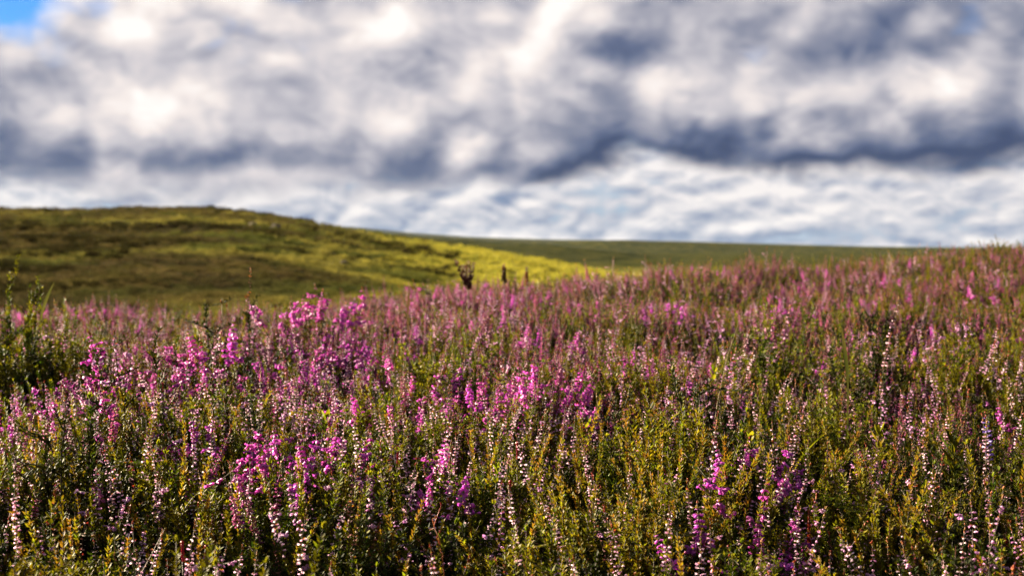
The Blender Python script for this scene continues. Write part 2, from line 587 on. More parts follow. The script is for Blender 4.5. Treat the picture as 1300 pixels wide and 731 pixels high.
def spike_parts(kind):
    """(stem with its small leaves and tip, florets) of one flowering shoot, rising from the origin."""
    st, fl = MB(), MB()
    L = rng.uniform(.23, .30)
    P = wand(L, rng.uniform(.02, .16))
    rad = np.linspace(.0011, .00045, len(P))
    spec = {'pale': (.64, .95, .0054, (1, 4), .0047, 'pale', CUP, -.1), 'mauve': (.74, .95, .0048, (3, 6), .0052, 'mauve', BELL, -.2),
            'magenta': (.84, .97, .0052, (3, 6), .0074, 'magenta', BELL, -.45), 'russet': (.68, .97, .0052, (1, 4), .0042, 'russet', BUD, .2),
            'violet': (.60, .96, .0075, (3, 5), .0070, 'violet', CUP, .1), 'lilac': (.74, .95, .0060, (1, 4), .0050, 'lilac', BELL, -.3)}.get(kind)
    stem_mat = 'stem'
    if kind == 'green':
        st.tube(P, rad, 'stem', 4)
        leaf_whorls(st, P, .12, .97, .0042, 4, .0085, 'leaf', .85, 'leaf_bright', .15)
        p, d = along(P, 1.0)
        for k in range(7):
            put(st, LEAF, p, d + rng.normal(0, .35, 3), .008, 'leaf_bright')
        return st, None
    if kind == 'gold':
        st.tube(P, rad, 'stem', 4)
        leaf_whorls(st, P, .12, .98, .0045, 4, .0078, 'leaf_gold', .7, 'leaf_bright', .3)
        return st, None
    st.tube(P, rad, stem_mat, 4)
    t0, t1, step, (c0, c1), size, mat, shape, droop = spec
    t0 += rng.uniform(-.14, .09)
    leaf_whorls(st, P, .25, t0, .0046, 4, .0072, 'leaf', .8, 'leaf_gold', .15)
    n = int((t1 - t0) * L / step)
    for i in range(n):
        q = i / max(1, n - 1)
        t = t0 + (t1 - t0) * q
        p, d = along(P, t)
        a0 = i * 1.05 + rng.normal(0, .25)
        c = rng.integers(c0, c1)
        taper = 1.0 - .45 * q ** 3
        for j in range(c):
            if rng.random() < .12:
                continue
            a = a0 + 6.283 * j / c + rng.normal(0, .2)
            o = np.array([math.cos(a), math.sin(a), 0])
            s_ = size * taper * rng.uniform(.75, 1.2)
            dd = o + np.array([0, 0, droop + rng.normal(0, .22)])
            bud = q > .86 and rng.random() < .6
            put(fl, BUD if bud else shape, p + o * .0009, dd, s_ * (.6 if bud else 1), mat, (1.1, .62, 1), rng.normal(0, .3))
            if rng.random() < .5:                            # green or reddish bract behind the floret
                put(st, LEAF, p, o + d * .5, .0042, 'leaf' if rng.random() < .6 else 'tip')
    if kind in ('magenta', 'lilac'):                         # short flowering side twigs
        for k in range(5 if kind == 'magenta' else 2):
            p, d = along(P, rng.uniform(.66, .90))
            an = rng.uniform(0, 6.28)
            Q = wand(rng.uniform(.014, .032), .2, 4) @ frame(np.array([math.cos(an), math.sin(an), rng.uniform(.3, 1.1)])).T + p
            st.tube(Q, .0005, 'stem', 3)
            for w_ in range(rng.integers(2, 4)):
                p2, d2 = along(Q, 1 - .22 * w_)
                for j in range(rng.integers(2, 5)):
                    o = rng.normal(0, 1, 3)
                    o[2] = o[2] * .4 - .3
                    put(fl, shape, p2, o, size * rng.uniform(.75, 1.15), mat, (1.1, .7, 1), rng.normal(0, .3))
    for k in range(9):
        t = rng.uniform(t1 - .01, 1.0)
        p, d = along(P, t)
        put(st, BUD, p, d + rng.normal(0, .5, 3), .0036 * rng.uniform(.7, 1.1), 'tip' if rng.random() < .65 else 'leaf_gold')
    return st, fl


def foliage_parts(kind='leaf', n=20, H=.375, R_=.085, leaf=.0088, alt='leaf_bright', pa=.08):
    """The woody stems and leafy shoots of one heather plant."""
    mb = MB()
    for i in range(n):
        a = 6.283 * i / n + rng.normal(0, .35)
        r = R_ * rng.uniform(.25, 1.15)
        h = H * rng.uniform(.60, 1.05) * (1 - .25 * (r / R_) ** 2 * .6)
        t = np.linspace(0, 1, 8)
        wob = rng.normal(0, .008, 2)
        P = np.stack([r * np.cos(a) * t ** .8 + wob[0] * np.sin(6 * t), r * np.sin(a) * t ** .8 + wob[1] * np.sin(5 * t), h * t], axis=1)
        mb.tube(P, np.linspace(.0022, .0007, 8), 'wood', 4)
        leaf_whorls(mb, P, .35, 1.0, .0062, 4, leaf, kind, .95, alt, pa)
        for k in range(7):                                   # side twigs
            p, d = along(P, rng.uniform(.45, .97))
            Q = wand(rng.uniform(.025, .065), .25, 4)
            Q = Q @ frame(d + rng.normal(0, .75, 3)).T + p
            mb.tube(Q, np.linspace(.0010, .0005, 4), 'stem', 3)
            leaf_whorls(mb, Q, .1, 1.0, .0050, 4, leaf * .9, kind, .9, alt, pa)
    return mb


SPK_KINDS = {'pale': 7, 'mauve': 6, 'magenta': 5, 'russet': 4, 'green': 4, 'gold': 3, 'lilac': 4, 'violet': 1}
SPK, SPK_MESH = {}, {}
for k_, n_ in SPK_KINDS.items():
    SPK[k_] = [spike_parts(k_) for _ in range(n_)]
    SPK_MESH[k_] = [(a.mesh('spike_stem'), b.mesh('spike_florets') if b else None) for a, b in SPK[k_]]
FOL = {'leaf': [foliage_parts() for _ in range(5)], 'leaf_dark': [foliage_parts('leaf_dark', 20, .36, .085, .0092, 'leaf', .15) for _ in range(3)],
       'bright': [foliage_parts('leaf', 20, .38, .085, .0100, 'leaf_bright', .35) for _ in range(3)]}
FOL_MESH = {k: [m.mesh('heather_foliage') for m in v] for k, v in FOL.items()}

# ------------------------------------------------------------------ the lie of the land
# crest of the heather in the photograph (column, row) and how far off it lies
CREST = [(-700, 400, 6.2), (0, 410, 6.2), (250, 402, 6.5), (400, 384, 6.8), (600, 360, 7.5), (700, 357, 8.0), (850, 342, 8.7), (1000, 335, 9.4), (1150, 328, 10.0), (1300, 321, 10.4), (2000, 314, 10.6)]
CU = np.array([(c[0] - 650) / FPX for c in CREST])
CT = np.array([(HORIZON - c[1]) / FPX * c[2] for c in CREST])
CY = np.array([c[2] for c in CREST])
T_NEAR = -.335
PLANT_H = .40


def lattice(x, y, s, seed):
    """Smooth value noise, -1..1."""
    x, y = np.asarray(x, float) / s, np.asarray(y, float) / s
    xi, yi = np.floor(x).astype(np.int64), np.floor(y).astype(np.int64)
    fx, fy = x - xi, y - yi
    fx, fy = fx * fx * (3 - 2 * fx), fy * fy * (3 - 2 * fy)

    def h(a, b):
        n = (a * 374761393 + b * 668265263 + seed * 1442695041) & 0x7fffffff
        n = ((n ^ (n >> 13)) * 1274126177) & 0x7fffffff
        return ((n ^ (n >> 16)) & 0xffff) / 32767.5 - 1
    return (h(xi, yi) * (1 - fx) + h(xi + 1, yi) * fx) * (1 - fy) + (h(xi, yi + 1) * (1 - fx) + h(xi + 1, yi + 1) * fx) * fy


def smooth(t):
    t = np.clip(t, 0, 1)
    return t * t * (3 - 2 * t)


def hummock(x, y):
    """Rounded cushions with creases between them, 0..1."""
    a = np.abs(lattice(x + .03 * lattice(x, y, .11, 61), y, .31, 3))
    return np.sqrt(a) * .75 + .25 * np.abs(lattice(x, y, .17, 4))


def canopy(x, y, bumps=1.0):
    """Height of the heather tops over the eye."""
    x, y = np.asarray(x, float), np.asarray(y, float)
    u = x / np.maximum(y, 2.5)
    tc, yc = np.interp(u, CU, CT), np.interp(u, CU, CY)
    s = smooth((y - 2.0) / (yc - 2.0))
    t = T_NEAR + (tc - T_NEAR) * s
    t = t - .085 * smooth((2.6 + .2 * smooth(u * 4) - y) / 1.1)  # nearest ground dips, shaped so that the foreground falls into shade
    over = np.maximum(y - yc, 0)
    t = t - .10 * over ** 1.15 * (over < 40) - .10 * 40 ** 1.15 * (over >= 40)
    return t + bumps * .085 * (hummock(x, y) - .38) + .05 * lattice(x, y, .8, 15) * smooth((y - 2) / 1.5) + .03 * lattice(x, y, 2.1, 5) * smooth((y - 1.5) / 2)


def ground_z(x, y):
    x, y = np.asarray(x, float), np.asarray(y, float)
    z = np.maximum(canopy(x, y) - PLANT_H, -4.0 - .02 * np.maximum(y - 30, 0))
    z = np.maximum(z, -22)
    return CAM_H + z


def heightfield(name, U, Y, zf, mat, label=None):
    """A sheet over directions U (x / y) and distances Y."""
    uu, yy = np.meshgrid(U, Y)
    xx = uu * yy
    zz = zf(xx, yy, uu)
    nU, nY = len(U), len(Y)
    v = np.stack([xx, yy, zz], -1).reshape(-1, 3)
    i = np.arange(nY - 1)[:, None] * nU + np.arange(nU - 1)[None]
    f = np.stack([i, i + 1, i + nU + 1, i + nU], -1).reshape(-1, 4)
    me = bpy.data.meshes.new(name)
    me.from_pydata(v.tolist(), [], f.tolist())
    me.polygons.foreach_set('use_smooth', [True] * len(f))
    o = link(name, me, mat)
    o['kind'] = 'structure'
    if label:
        o['label'] = label
    return o


# soil and low ground: a round sheet about the place, out to the horizon
g_r = np.concatenate([np.linspace(0, 12, 70), np.geomspace(12.3, 7000, 60)])
g_a = np.linspace(0, 2 * np.pi, 181)[:-1]
ga, gr = np.meshgrid(g_a, g_r)
gx, gy = gr * np.sin(ga), gr * np.cos(ga)
gz = ground_z(gx, gy) + .012 * lattice(gx, gy, .12, 9) * (gr < 13)
gv = np.stack([gx, gy, gz], -1).reshape(-1, 3)
gf = [(i * 180 + j, i * 180 + (j + 1) % 180, (i + 1) * 180 + (j + 1) % 180, (i + 1) * 180 + j) for i in range(len(g_r) - 1) for j in range(180)]
gm = bpy.data.meshes.new('ground')
gm.from_pydata(gv.tolist(), [], gf)
gm.polygons.foreach_set('use_smooth', [True] * len(gf))
ground = link('ground', gm, ground_material('peat_soil', True))
ground['kind'] = 'structure'
ground['label'] = 'dark peaty ground under the heather'

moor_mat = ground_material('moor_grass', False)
HILL = [(-2600, 330), (-1200, 290), (-400, 272), (0, 267), (120, 267), (230, 265), (300, 268), (340, 273), (390, 281), (450, 293), (560, 311), (640, 323), (720, 337), (800, 352), (1000, 390), (1400, 430)]
HU = np.array([(a - 650) / FPX for a, b in HILL])
HZ = np.array([(HORIZON - b) / FPX for a, b in HILL])
HILL_Y = 260.0


def hill_z(x, y, u):
    zc = np.interp(u, HU, HZ) * HILL_Y
    z0 = -2.9
    t = (y - 35) / (HILL_Y - 35)
    z = z0 + (zc - z0) * np.clip(t, -1, 1) - np.maximum(t - 1, 0) * 14 - .9 * np.clip(t, 0, 1) * (1 - np.clip(t, 0, 1)) * 2
    k = np.clip(y / 120, .3, 1.2)
    z = z + (.9 * lattice(x, y, 34, 1) + .45 * lattice(x, y, 13, 2)) * k * np.clip(1.1 - t, 0, 1) + .22 * lattice(x, y, 4.2, 6) + .12 * lattice(x, y, 1.7, 8)
    return CAM_H + z


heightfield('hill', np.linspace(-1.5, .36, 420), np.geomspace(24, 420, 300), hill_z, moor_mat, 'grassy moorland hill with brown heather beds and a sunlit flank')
RIDGE = [(-3000, 300), (0, 300), (300, 288), (440, 291), (500, 297), (560, 302), (620, 307), (700, 311), (780, 318), (860, 326), (2000, 345), (4000, 350)]
RU = np.array([(a - 650) / FPX for a, b in RIDGE])
RZ = np.array([(HORIZON - b) / FPX for a, b in RIDGE])


def ridge_z(x, y, u):
    zc = np.interp(u, RU, RZ) * 900.0
    t = (y - 420) / 480.0
    z = -16 + (zc + 16) * np.clip(t, -.2, 1) - np.maximum(t - 1, 0) * 25
    return CAM_H + z + (1.0 * lattice(x, y, 60, 11) + .5 * lattice(x, y, 22, 12)) * np.clip(1.05 - t, .3, 1)


heightfield('ridge', np.linspace(-1.8, 1.6, 300), np.geomspace(400, 1300, 60), ridge_z, moor_mat, 'dull green ridge running down behind the bright hill flank')
RIDGE2 = [(-3000, 305), (300, 302), (560, 302), (640, 306), (700, 307.5), (750, 305.5), (790, 304.5), (830, 306), (900, 308.5), (1000, 312), (1130, 314.5), (1300, 317), (2000, 322), (4000, 330)]
R2U = np.array([(a - 650) / FPX for a, b in RIDGE2])
R2Z = np.array([(HORIZON - b) / FPX for a, b in RIDGE2])


def ridge2_z(x, y, u):
    zc = np.interp(u, R2U, R2Z) * 1900.0
    t = (y - 1250) / 650.0
    z = -30 + (zc + 30) * np.clip(t, -.2, 1) - np.maximum(t - 1, 0) * 50
    return CAM_H + z + (2.0 * lattice(x, y, 110, 17) + 1.2 * lattice(x, y, 45, 18)) * np.clip(1.05 - t, .1, 1)


heightfield('ridge', np.linspace(-1.6, 1.6, 320), np.geomspace(1200, 2600, 60), ridge2_z, moor_mat, 'farther dark ridge whose rounded end shows over the heather')
FAR = [(-3000, 312), (200, 290), (441, 286), (520, 294), (600, 300), (700, 303), (850, 305), (1100, 312), (1500, 316)]
FU = np.array([(a - 650) / FPX for a, b in FAR])
FZ = np.array([(HORIZON - b) / FPX for a, b in FAR])


def far_z(x, y, u):
    t = (y - 3500) / 1500.0
    return CAM_H + (np.interp(u, FU, FZ) * 5000 + 60) * np.clip(t, 0, 1) - 60 - np.maximum(t - 1, 0) * 200


heightfield('distant_hill', np.linspace(-1.0, .6, 120), np.linspace(3500, 6000, 20), far_z, moor_mat, 'thin blue line of distant hills over the ridge')


# ------------------------------------------------------------------ scattered masses (what nobody could count)
def scatter(name, protos, pts, idx, rot, scl, label):
    """ONE object: copies of the prototypes stood on the points by geometry nodes."""
    pc = bpy.data.collections.new(name + '_kinds')
    for i, me in enumerate(protos):
        pc.objects.link(bpy.data.objects.new('%s_kind_%02d' % (name, i), me))
    me = bpy.data.meshes.new(name)
    me.from_pydata(np.asarray(pts).tolist(), [], [])
    me.attributes.new('idx', 'INT', 'POINT').data.foreach_set('value', np.asarray(idx, np.int32))
    me.attributes.new('rot', 'FLOAT_VECTOR', 'POINT').data.foreach_set('vector', np.asarray(rot, np.float32).ravel())
    me.attributes.new('scl', 'FLOAT', 'POINT').data.foreach_set('value', np.asarray(scl, np.float32))
    o = link(name, me)
    o['kind'] = 'stuff'
    o['label'] = label
    ng = bpy.data.node_groups.new(name + '_nodes', 'GeometryNodeTree')
    ng.interface.new_socket('Geometry', in_out='INPUT', socket_type='NodeSocketGeometry')
    ng.interface.new_socket('Geometry', in_out='OUTPUT', socket_type='NodeSocketGeometry')
    gi, go = ng.nodes.new('NodeGroupInput'), ng.nodes.new('NodeGroupOutput')
    ip = ng.nodes.new('GeometryNodeInstanceOnPoints')
    ci = ng.nodes.new('GeometryNodeCollectionInfo')
    ci.inputs['Collection'].default_value = pc
    ci.inputs['Separate Children'].default_value = True
    ci.inputs['Reset Children'].default_value = True
    ip.inputs['Pick Instance'].default_value = True

    def attr(n, t):
        a = ng.nodes.new('GeometryNodeInputNamedAttribute')
        a.data_type = t
        a.inputs['Name'].default_value = n
        return next(s for s in a.outputs if s.enabled)
    L = ng.links.new
    L(gi.outputs[0], ip.inputs['Points'])
    L(ci.outputs[0], ip.inputs['Instance'])
    L(attr('idx', 'INT'), ip.inputs['Instance Index'])
    L(attr('rot', 'FLOAT_VECTOR'), ip.inputs['Rotation'])
    L(attr('scl', 'FLOAT'), ip.inputs['Scale'])
    L(ip.outputs[0], go.inputs[0])
    o.modifiers.new('scatter', 'NODES').node_group = ng
    return o


def whole_plant(main, extra, n_spk, fol='leaf', H=PLANT_H):
    """A complete heather plant as one collection of shapes, for the mass that nobody could count."""
    mb = MB()
    mb.merge(FOL[fol][rng.integers(len(FOL[fol]))], np.eye(4))
    for i in range(n_spk):
        k = main if rng.random() < .78 else extra[rng.integers(len(extra))]
        a, b = SPK[k][rng.integers(len(SPK[k]))]
        M = spike_matrix(i, n_spk, H)
        mb.merge(a, M)
        if b:
            mb.merge(b, M)
    return mb.mesh('heather_mass')


def spike_matrix(i, n, H, R_=.072):
    a = 2.4 * i + rng.normal(0, .3)
    r = R_ * math.sqrt((i + .4) / n)
    s = rng.uniform(.85, 1.12)
    z = H * rng.uniform(.80, 1.05) - .265 * s
    lean = r / R_ * .26 + rng.normal(0, .15)
    if i == 0:                                               # the leading shoot stands straight
        z, lean = H * 1.02 - .265 * s, .03
    return Matrix.Translation((r * math.cos(a), r * math.sin(a), z)) @ Euler((-math.sin(a) * lean, math.cos(a) * lean, 0)).to_matrix().to_4x4() @ Matrix.Rotation(rng.uniform(0, 6.28), 4, 'Z') @ Matrix.Scale(s, 4)


MASS = [('mauve', ['magenta', 'russet', 'pale'], 11, 'leaf'), ('mauve', ['russet', 'lilac'], 12, 'leaf_dark'), ('mauve', ['pale', 'lilac'], 12, 'leaf'), ('mauve', ['magenta'], 13, 'leaf_dark'),
        ('russet', ['mauve', 'green'], 11, 'leaf_dark'), ('russet', ['mauve'], 12, 'leaf'), ('magenta', ['mauve', 'pale'], 11, 'leaf'),
        ('pale', ['lilac', 'russet'], 15, 'leaf'), ('pale', ['mauve', 'gold'], 15, 'bright'), ('lilac', ['pale', 'russet'], 14, 'leaf'),
        ('green', ['gold', 'pale'], 9, 'bright'), ('green', ['russet', 'green'], 9, 'leaf_dark')]
MASS_MESH = [whole_plant(*m) for m in MASS]


# ------------------------------------------------------------------ single plants
def at(px, py, dist=None):
    """Where a plant stands whose top shows at this place of the photograph: (x, y, height)."""
    if dist is None:
        ys = np.linspace(1.2, 10, 1400)
        rows = HORIZON - canopy((px - 650) / FPX * ys, ys, 0.0) / ys * FPX
        ok = np.nonzero(rows <= py)[0]
        dist = float(ys[ok[0]]) if len(ok) else 7.0
    else:
        dist *= 1.25
    x = (px - 650) / FPX * dist
    z = float(ground_z(x, dist))
    return x, dist, CAM_H + (HORIZON - py) / FPX * dist - z


LAND = []                          # (column, row, phrase) of the plants that stand out, for naming their neighbours


def known(px, py, phrase):
    if phrase:
        LAND.append((px, py, phrase))


def heather(name, label, cat, x, y, H, main, extra, n, fol='leaf', group=None, share=.8, R_=.062):
    """One heather plant: its foliage and each of its shoots with the florets on it."""
    s = H / PLANT_H
    t = thing(name, label, cat, (x, y, float(ground_z(x, y)) - .004), rng.uniform(0, 6.28), s, group, (rng.normal(0, .11), rng.normal(0, .11)))
    fm = FOL_MESH[fol]
    link('foliage', fm[rng.integers(len(fm))], None, t)['kind'] = 'stuff'
    for i in range(n):
        k = main if i == 0 or rng.random() < share else extra[rng.integers(len(extra))]
        a, b = SPK_MESH[k][rng.integers(len(SPK_MESH[k]))]
        o = link('flower_spike' if b else 'leafy_shoot', a, None, t)
        o.matrix_local = spike_matrix(i, n, PLANT_H, R_)
        if b:
            link('florets', b, None, o)['kind'] = 'stuff'
    return t


# plants in full magenta bloom
BELLS = [
    (440, 446, 'big bright magenta bell heather clump in the sunlit middle', 'big magenta clump', 10, None),
    (492, 462, 'small magenta bell heather touching the big bright clump', 'small magenta clump', 6, None),
    (388, 566, 'deep magenta bell heather low among pale sprigs and dark gaps', 'deep magenta clump', 8, None),
    (400, 372, 'soft pink-purple bell heather poking above the heather crest below the hill', 'pink-purple clump on the crest', 8, 3.6),
    (318, 492, 'magenta bell heather beside rusty stems, between dark gaps', 'magenta sprig among rusty stems', 5, None),
    (242, 492, 'pair of magenta bell heather heads under the tall purple plant', 'magenta pair', 5, None),
    (632, 505, 'magenta bell heather sprig standing among white-flecked pale spikes', 'magenta sprig among white flecks', 6, None),
    (577, 482, 'narrow magenta bell heather spike with a dark hollow beside it', 'narrow magenta spike', 4, None),
    (645, 432, 'pink-magenta heather head over golden stems near the middle', 'pink head over golden stems', 4, None),
    (288, 440, 'blurred violet-pink heather cushion below the dark red sprig', 'violet-pink cushion', 6, 2.7),
    (684, 362, 'far bright pink bell heather blurred to round spots', 'bright pink spots', 7, 4.0),
    (778, 376, 'broad mauve-pink bell heather cushion on the far heather slope', 'broad mauve-pink cushion', 5, 3.4),
    (1185, 398, 'lilac bell heather standing on the dull slope beneath the skyline', 'lilac clump on the dull slope', 4, 2.9),
    (965, 320, 'pink heather bush rising over the far skyline of the ridge', 'pink bush on the skyline', 10, 6.4),
    (985, 372, 'single bright pink heather head at the end of the straw stalk', 'pink head by the straw stalk', 3, 3.0),
    (1180, 478, 'pale lilac heather with few heads among dark green shoots', 'pale lilac heather', 5, None),
]
for px, py, lab, phr, n, d in BELLS:
    x, y, H = at(px, py, d)
    heather('bell_heather', lab, 'bell heather', x, y, H + (.045 if px < 660 else .015), 'lilac' if px > 1000 else ('mauve' if px > 660 else 'magenta'), ['lilac'], int(n * 1.6), 'leaf', 'bell heather plants in full bloom', .95, .045 if n < 7 else .07)
    known(px, py + 15, phr)
x, y, H = at(195, 405, 2.15)
heather('bell_heather', 'tall purple heather with curved spikes standing above its neighbours by the shrub', 'bell heather', x, y, H, 'lilac', ['magenta', 'mauve'], 12, 'leaf_dark', 'bell heather plants in full bloom', .5, .07)
known(195, 440, 'tall purple heather')
x, y, H = at(1288, 545)
heather('violet_flower', 'violet-blue flower spike beside dark green shoots at the frame edge', 'flower', x, y, H, 'violet', ['green'], 3, 'leaf_dark', None, 0, .02)
known(1284, 560, 'violet-blue flower')
x, y, H = at(280, 662)
heather('golden_heather', 'golden-leaved heather clump with orange tips among white bells', 'heather', x, y, H, 'gold', ['pale', 'lilac'], 9, 'bright', None, .6)
known(285, 690, 'golden-leaved clump')
x, y, H = at(680, 452)
heather('golden_heather', 'tall golden-stemmed heather glowing in the sunlit middle', 'heather', x, y, H * 1.02, 'gold', ['pale'], 8, 'bright', None, .6)
known(680, 465, 'glowing golden heather')
x, y, H = at(1258, 306, 6.6)
heather('heather_bush', 'dark reddish heather bush highest on the skyline', 'heather', x, y, H, 'russet', ['mauve'], 14, 'leaf_dark', 'bushes on the heather skyline', .8, .09)
known(1258, 312, 'dark reddish bush')
x, y, H = at(1205, 312, 6.8)
heather('heather_bush', 'smaller russet heather bush on the skyline before the highest one', 'heather', x, y, H, 'russet', ['mauve'], 12, 'leaf_dark', 'bushes on the heather skyline', .7, .09)
for px, py, d, lab, phr in ((277, 362, 2.9, 'lone dark red heather sprig standing up before the purple slope', 'dark red sprig'),
                            (1110, 372, 2.7, 'dark upright russet sprig on the dull heather slope', 'dark russet sprig'),
                            (905, 418, 2.1, 'russet heather sprig at the foot of the straw stalk', 'russet sprig by the straw'),
                            (80, 470, 1.75, 'black-brown upright sprig with few white bells near the shrub', 'black-brown sprig')):
    x, y, H = at(px, py, d)
    heather('russet_heather', lab, 'heather', x, y, H, 'russet', ['pale', 'green'], 4, 'leaf_dark', 'dark russet sprigs', .75, .025)
    known(px, py + 15, phr)


def stalk(px, py, d=None, bend=.05, n=9):
    x, y, H = at(px, py, d)
    t = np.linspace(0, 1, n)
    a = rng.uniform(0, 6.28)
    P = np.stack([bend * H * t ** 2 * math.cos(a), bend * H * t ** 2 * math.sin(a), H * t], 1)
    P -= np.array([P[-1, 0], P[-1, 1], 0]) * t[:, None] * .8
    return (x, y, float(ground_z(x, y)) - .004), P, H


def bushy_shrub():
    x, y, H = at(38, 384, 3.0)
    t = thing('shrub', 'dark bushy shrub with pale specks before the hill foot', 'shrub', (x, y, float(ground_z(x, y)) - .01))
    tr = MB()
    for i in range(7):
        a = i * .9
        q = np.linspace(0, 1, 6)
        tr.tube(np.stack([.10 * np.cos(a) * q, .10 * np.sin(a) * q, H * .6 * q], 1), np.linspace(.005, .002, 6), 'wood')
    link('trunk', tr.mesh('shrub_trunk'), None, t)
    cr_ = MB()
    for i in range(26):
        a, r = 2.4 * i, .105 * math.sqrt((i + .5) / 26)
        s = H / .31 * rng.uniform(.80, 1.02) * (1 - .22 * (r / .105) ** 2)
        cr_.merge(FOL['leaf' if i % 2 else 'leaf_dark'][i % 3], Matrix.Translation((r * math.cos(a), r * math.sin(a), 0)) @ Euler((-math.sin(a) * r * 1.8, math.cos(a) * r * 1.8, 0)).to_matrix().to_4x4() @ Matrix.Rotation(a, 4, 'Z') @ Matrix.Diagonal((1.15, 1.15, s * rng.uniform(.7, 1), 1)))
    link('crown', cr_.mesh('shrub_crown'), None, t)['kind'] = 'stuff'
    for i in range(9):
        a, b = SPK_MESH['russet' if i % 3 else 'lilac'][i % 4]
        o = link('flower_spike', a, None, t)
        an, r = 2.4 * i, .12 * math.sqrt((i + .5) / 9)
        o.matrix_local = Matrix.Translation((r * math.cos(an), r * math.sin(an), H * rng.uniform(.86, 1.0) - .26)) @ Matrix.Rotation(an, 4, 'Z')
        link('florets', b, None, o)['kind'] = 'stuff'
    known(38, 400, 'dark bushy shrub')


bushy_shrub()


def seed_head(px, py, d, prongs, label, phrase, mat, mat2, size, height, group):
    """A dry stalk that ends in upright clusters of calyces."""
    loc, P, H = stalk(px, py, d)
    t = thing('dry_flower', label, 'dry flower', loc, 0, 1, group)
    st = MB()
    st.tube(P[:-1] if prongs > 1 else P, np.linspace(.0022, .0012, len(P) - (prongs > 1)), 'stem')
    link('stem', st.mesh('seed_stem'), None, t)
    for k in range(prongs):
        mb = MB()
        a = 6.28 * k / prongs + .4
        off = .0 if prongs == 1 else .05
        base = P[-1] - np.array([0, 0, height * rng.uniform(.75, 1.0)])
        q = np.linspace(0, 1, 6)
        Q = base + np.stack([off * math.cos(a) * q, off * math.sin(a) * q, height * q * rng.uniform(.8, 1.0)], 1)
        if k == 0:
            Q[:, :2] = P[-1][:2]
            Q[:, 2] = np.linspace(base[2], P[-1][2], 6)
        mb.tube(Q, np.linspace(.0018, .0010, 6), 'stem', 4)
        for i in range(95):
            f = rng.uniform(.05, 1)
            p, dr = along(Q, f)
            an = rng.uniform(0, 6.28)
            o = np.array([math.cos(an), math.sin(an), 0])
            put(mb, BUD, p + o * size * .3, o + dr * .9, size * rng.uniform(.7, 1.1) * (1.1 - .6 * f), mat2 if f > .72 and rng.random() < .8 else mat)
        link('calyx_cluster', mb.mesh('calyces'), None, t)['kind'] = 'stuff'
    known(px, py + 12, phrase)


seed_head(594, 330, 4.0, 4, 'dark branching seed head silhouetted before the bright hill flank', 'dark branching seed head', 'dusk', 'russet', .012, .11, 'seed heads standing over the crest')
seed_head(641, 334, 4.1, 1, 'slim dark bud spike with orange tip beside the branching seed head', 'orange-tipped bud spike', 'dusk', 'tip', .011, .09, 'seed heads standing over the crest')
seed_head(669, 337, 4.2, 1, 'thin orange spike between the dark buds and pink spots', 'thin orange spike', 'tip', 'straw', .008, .08, 'seed heads standing over the crest')


def knob_stem(px, py, d, label, phrase, knob, length):
    loc, P, H = stalk(px, py, d, .03)
    t = thing('red_stem', label, 'flower stem', loc, 0, 1, 'red flower stems')
    lo, hi = MB(), MB()
    k = H - length
    z = P[:, 2]
    lo.tube([(np.interp(h, z, P[:, 0]), np.interp(h, z, P[:, 1]), h) for h in np.linspace(0, k, 7)], .0012, 'stem')
    link('stem', lo.mesh('red_stem_foot'), None, t)
    Q = [np.array((np.interp(h, z, P[:, 0]), np.interp(h, z, P[:, 1]), h)) for h in np.linspace(k, H, 8)]
    hi.tube(Q, np.linspace(.0012, .0018, 8), 'red', 6)
    for i in range(60):
        p, dr = along(np.array(Q), rng.uniform(.05, 1))
        an = rng.uniform(0, 6.28)
        put(hi, BUD, p, np.array([math.cos(an), math.sin(an), .8]), .0032, 'red')
    link('red_bract_spike', hi.mesh('red_bracts'), None, t)
    kb = MB()
    v, f = ring_shape([(0, .3), (.25, .78), (.55, 1.0), (.82, .75), (1.0, .25)], 8, 0, True)
    kb.add(v * np.array([knob, knob, knob * 2.1]) + Q[-1] - np.array([0, 0, knob * .4]), f, 'red')
    link('bud', kb.mesh('red_knob'), None, t)
    known(px, py + 8, phrase)


knob_stem(504, 568, None, 'bright red stem with a round red knob on top', 'red knobbed stem', .0042, .034)
knob_stem(657, 562, None, 'red bud spike beside a round dark leaf, among white flecks', 'red bud spike', .0036, .026)
knob_stem(648, 610, None, 'short crimson spike low between dark stems and violet florets', 'crimson spike', .0026, .022)
knob_stem(231, 688, None, 'dark red spike next to the golden-leaved clump', 'dark red spike', .0026, .024)


def plume(px, py, d, label, phrase):
    loc, P, H = stalk(px, py, d, .03, 12)
    t = thing('orange_plume', label, 'flower spike', loc)
    st = MB()
    st.tube(P, np.linspace(.0018, .001, 12), 'russet')
    link('stem', st.mesh('plume_stem'), None, t)
    pl = MB()
    for i in range(420):
        f = 1 - .085 / H * rng.uniform(0, 1)
        p, dr = along(P, f)
        an = rng.uniform(0, 6.28)
        put(pl, LEAF, p, np.array([math.cos(an), math.sin(an), .9]), .0058 * (1.25 - .8 * (f - 1 + .085 / H) / (.085 / H)), 'tip' if rng.random() < .8 else 'leaf_gold')
    link('plume', pl.mesh('plume_bracts'), None, t)['kind'] = 'stuff'
    fl = MB()
    for i in range(26):
        f = 1 - rng.uniform(.055, .12) / H
        p, dr = along(P, f)
        an = rng.uniform(0, 6.28)
        o = np.array([math.cos(an), math.sin(an), rng.uniform(-.3, .3)])
        put(fl, CUP, p + o * rng.uniform(.002, .011), o, .0062, 'magenta' if rng.random() < .6 else 'pale')
    link('florets', fl.mesh('plume_florets'), None, t)['kind'] = 'stuff'
    known(px, py + 30, phrase)


plume(1029, 645, None, 'tall orange plume with purple florets at its foot, before dark greenery', 'orange plume')


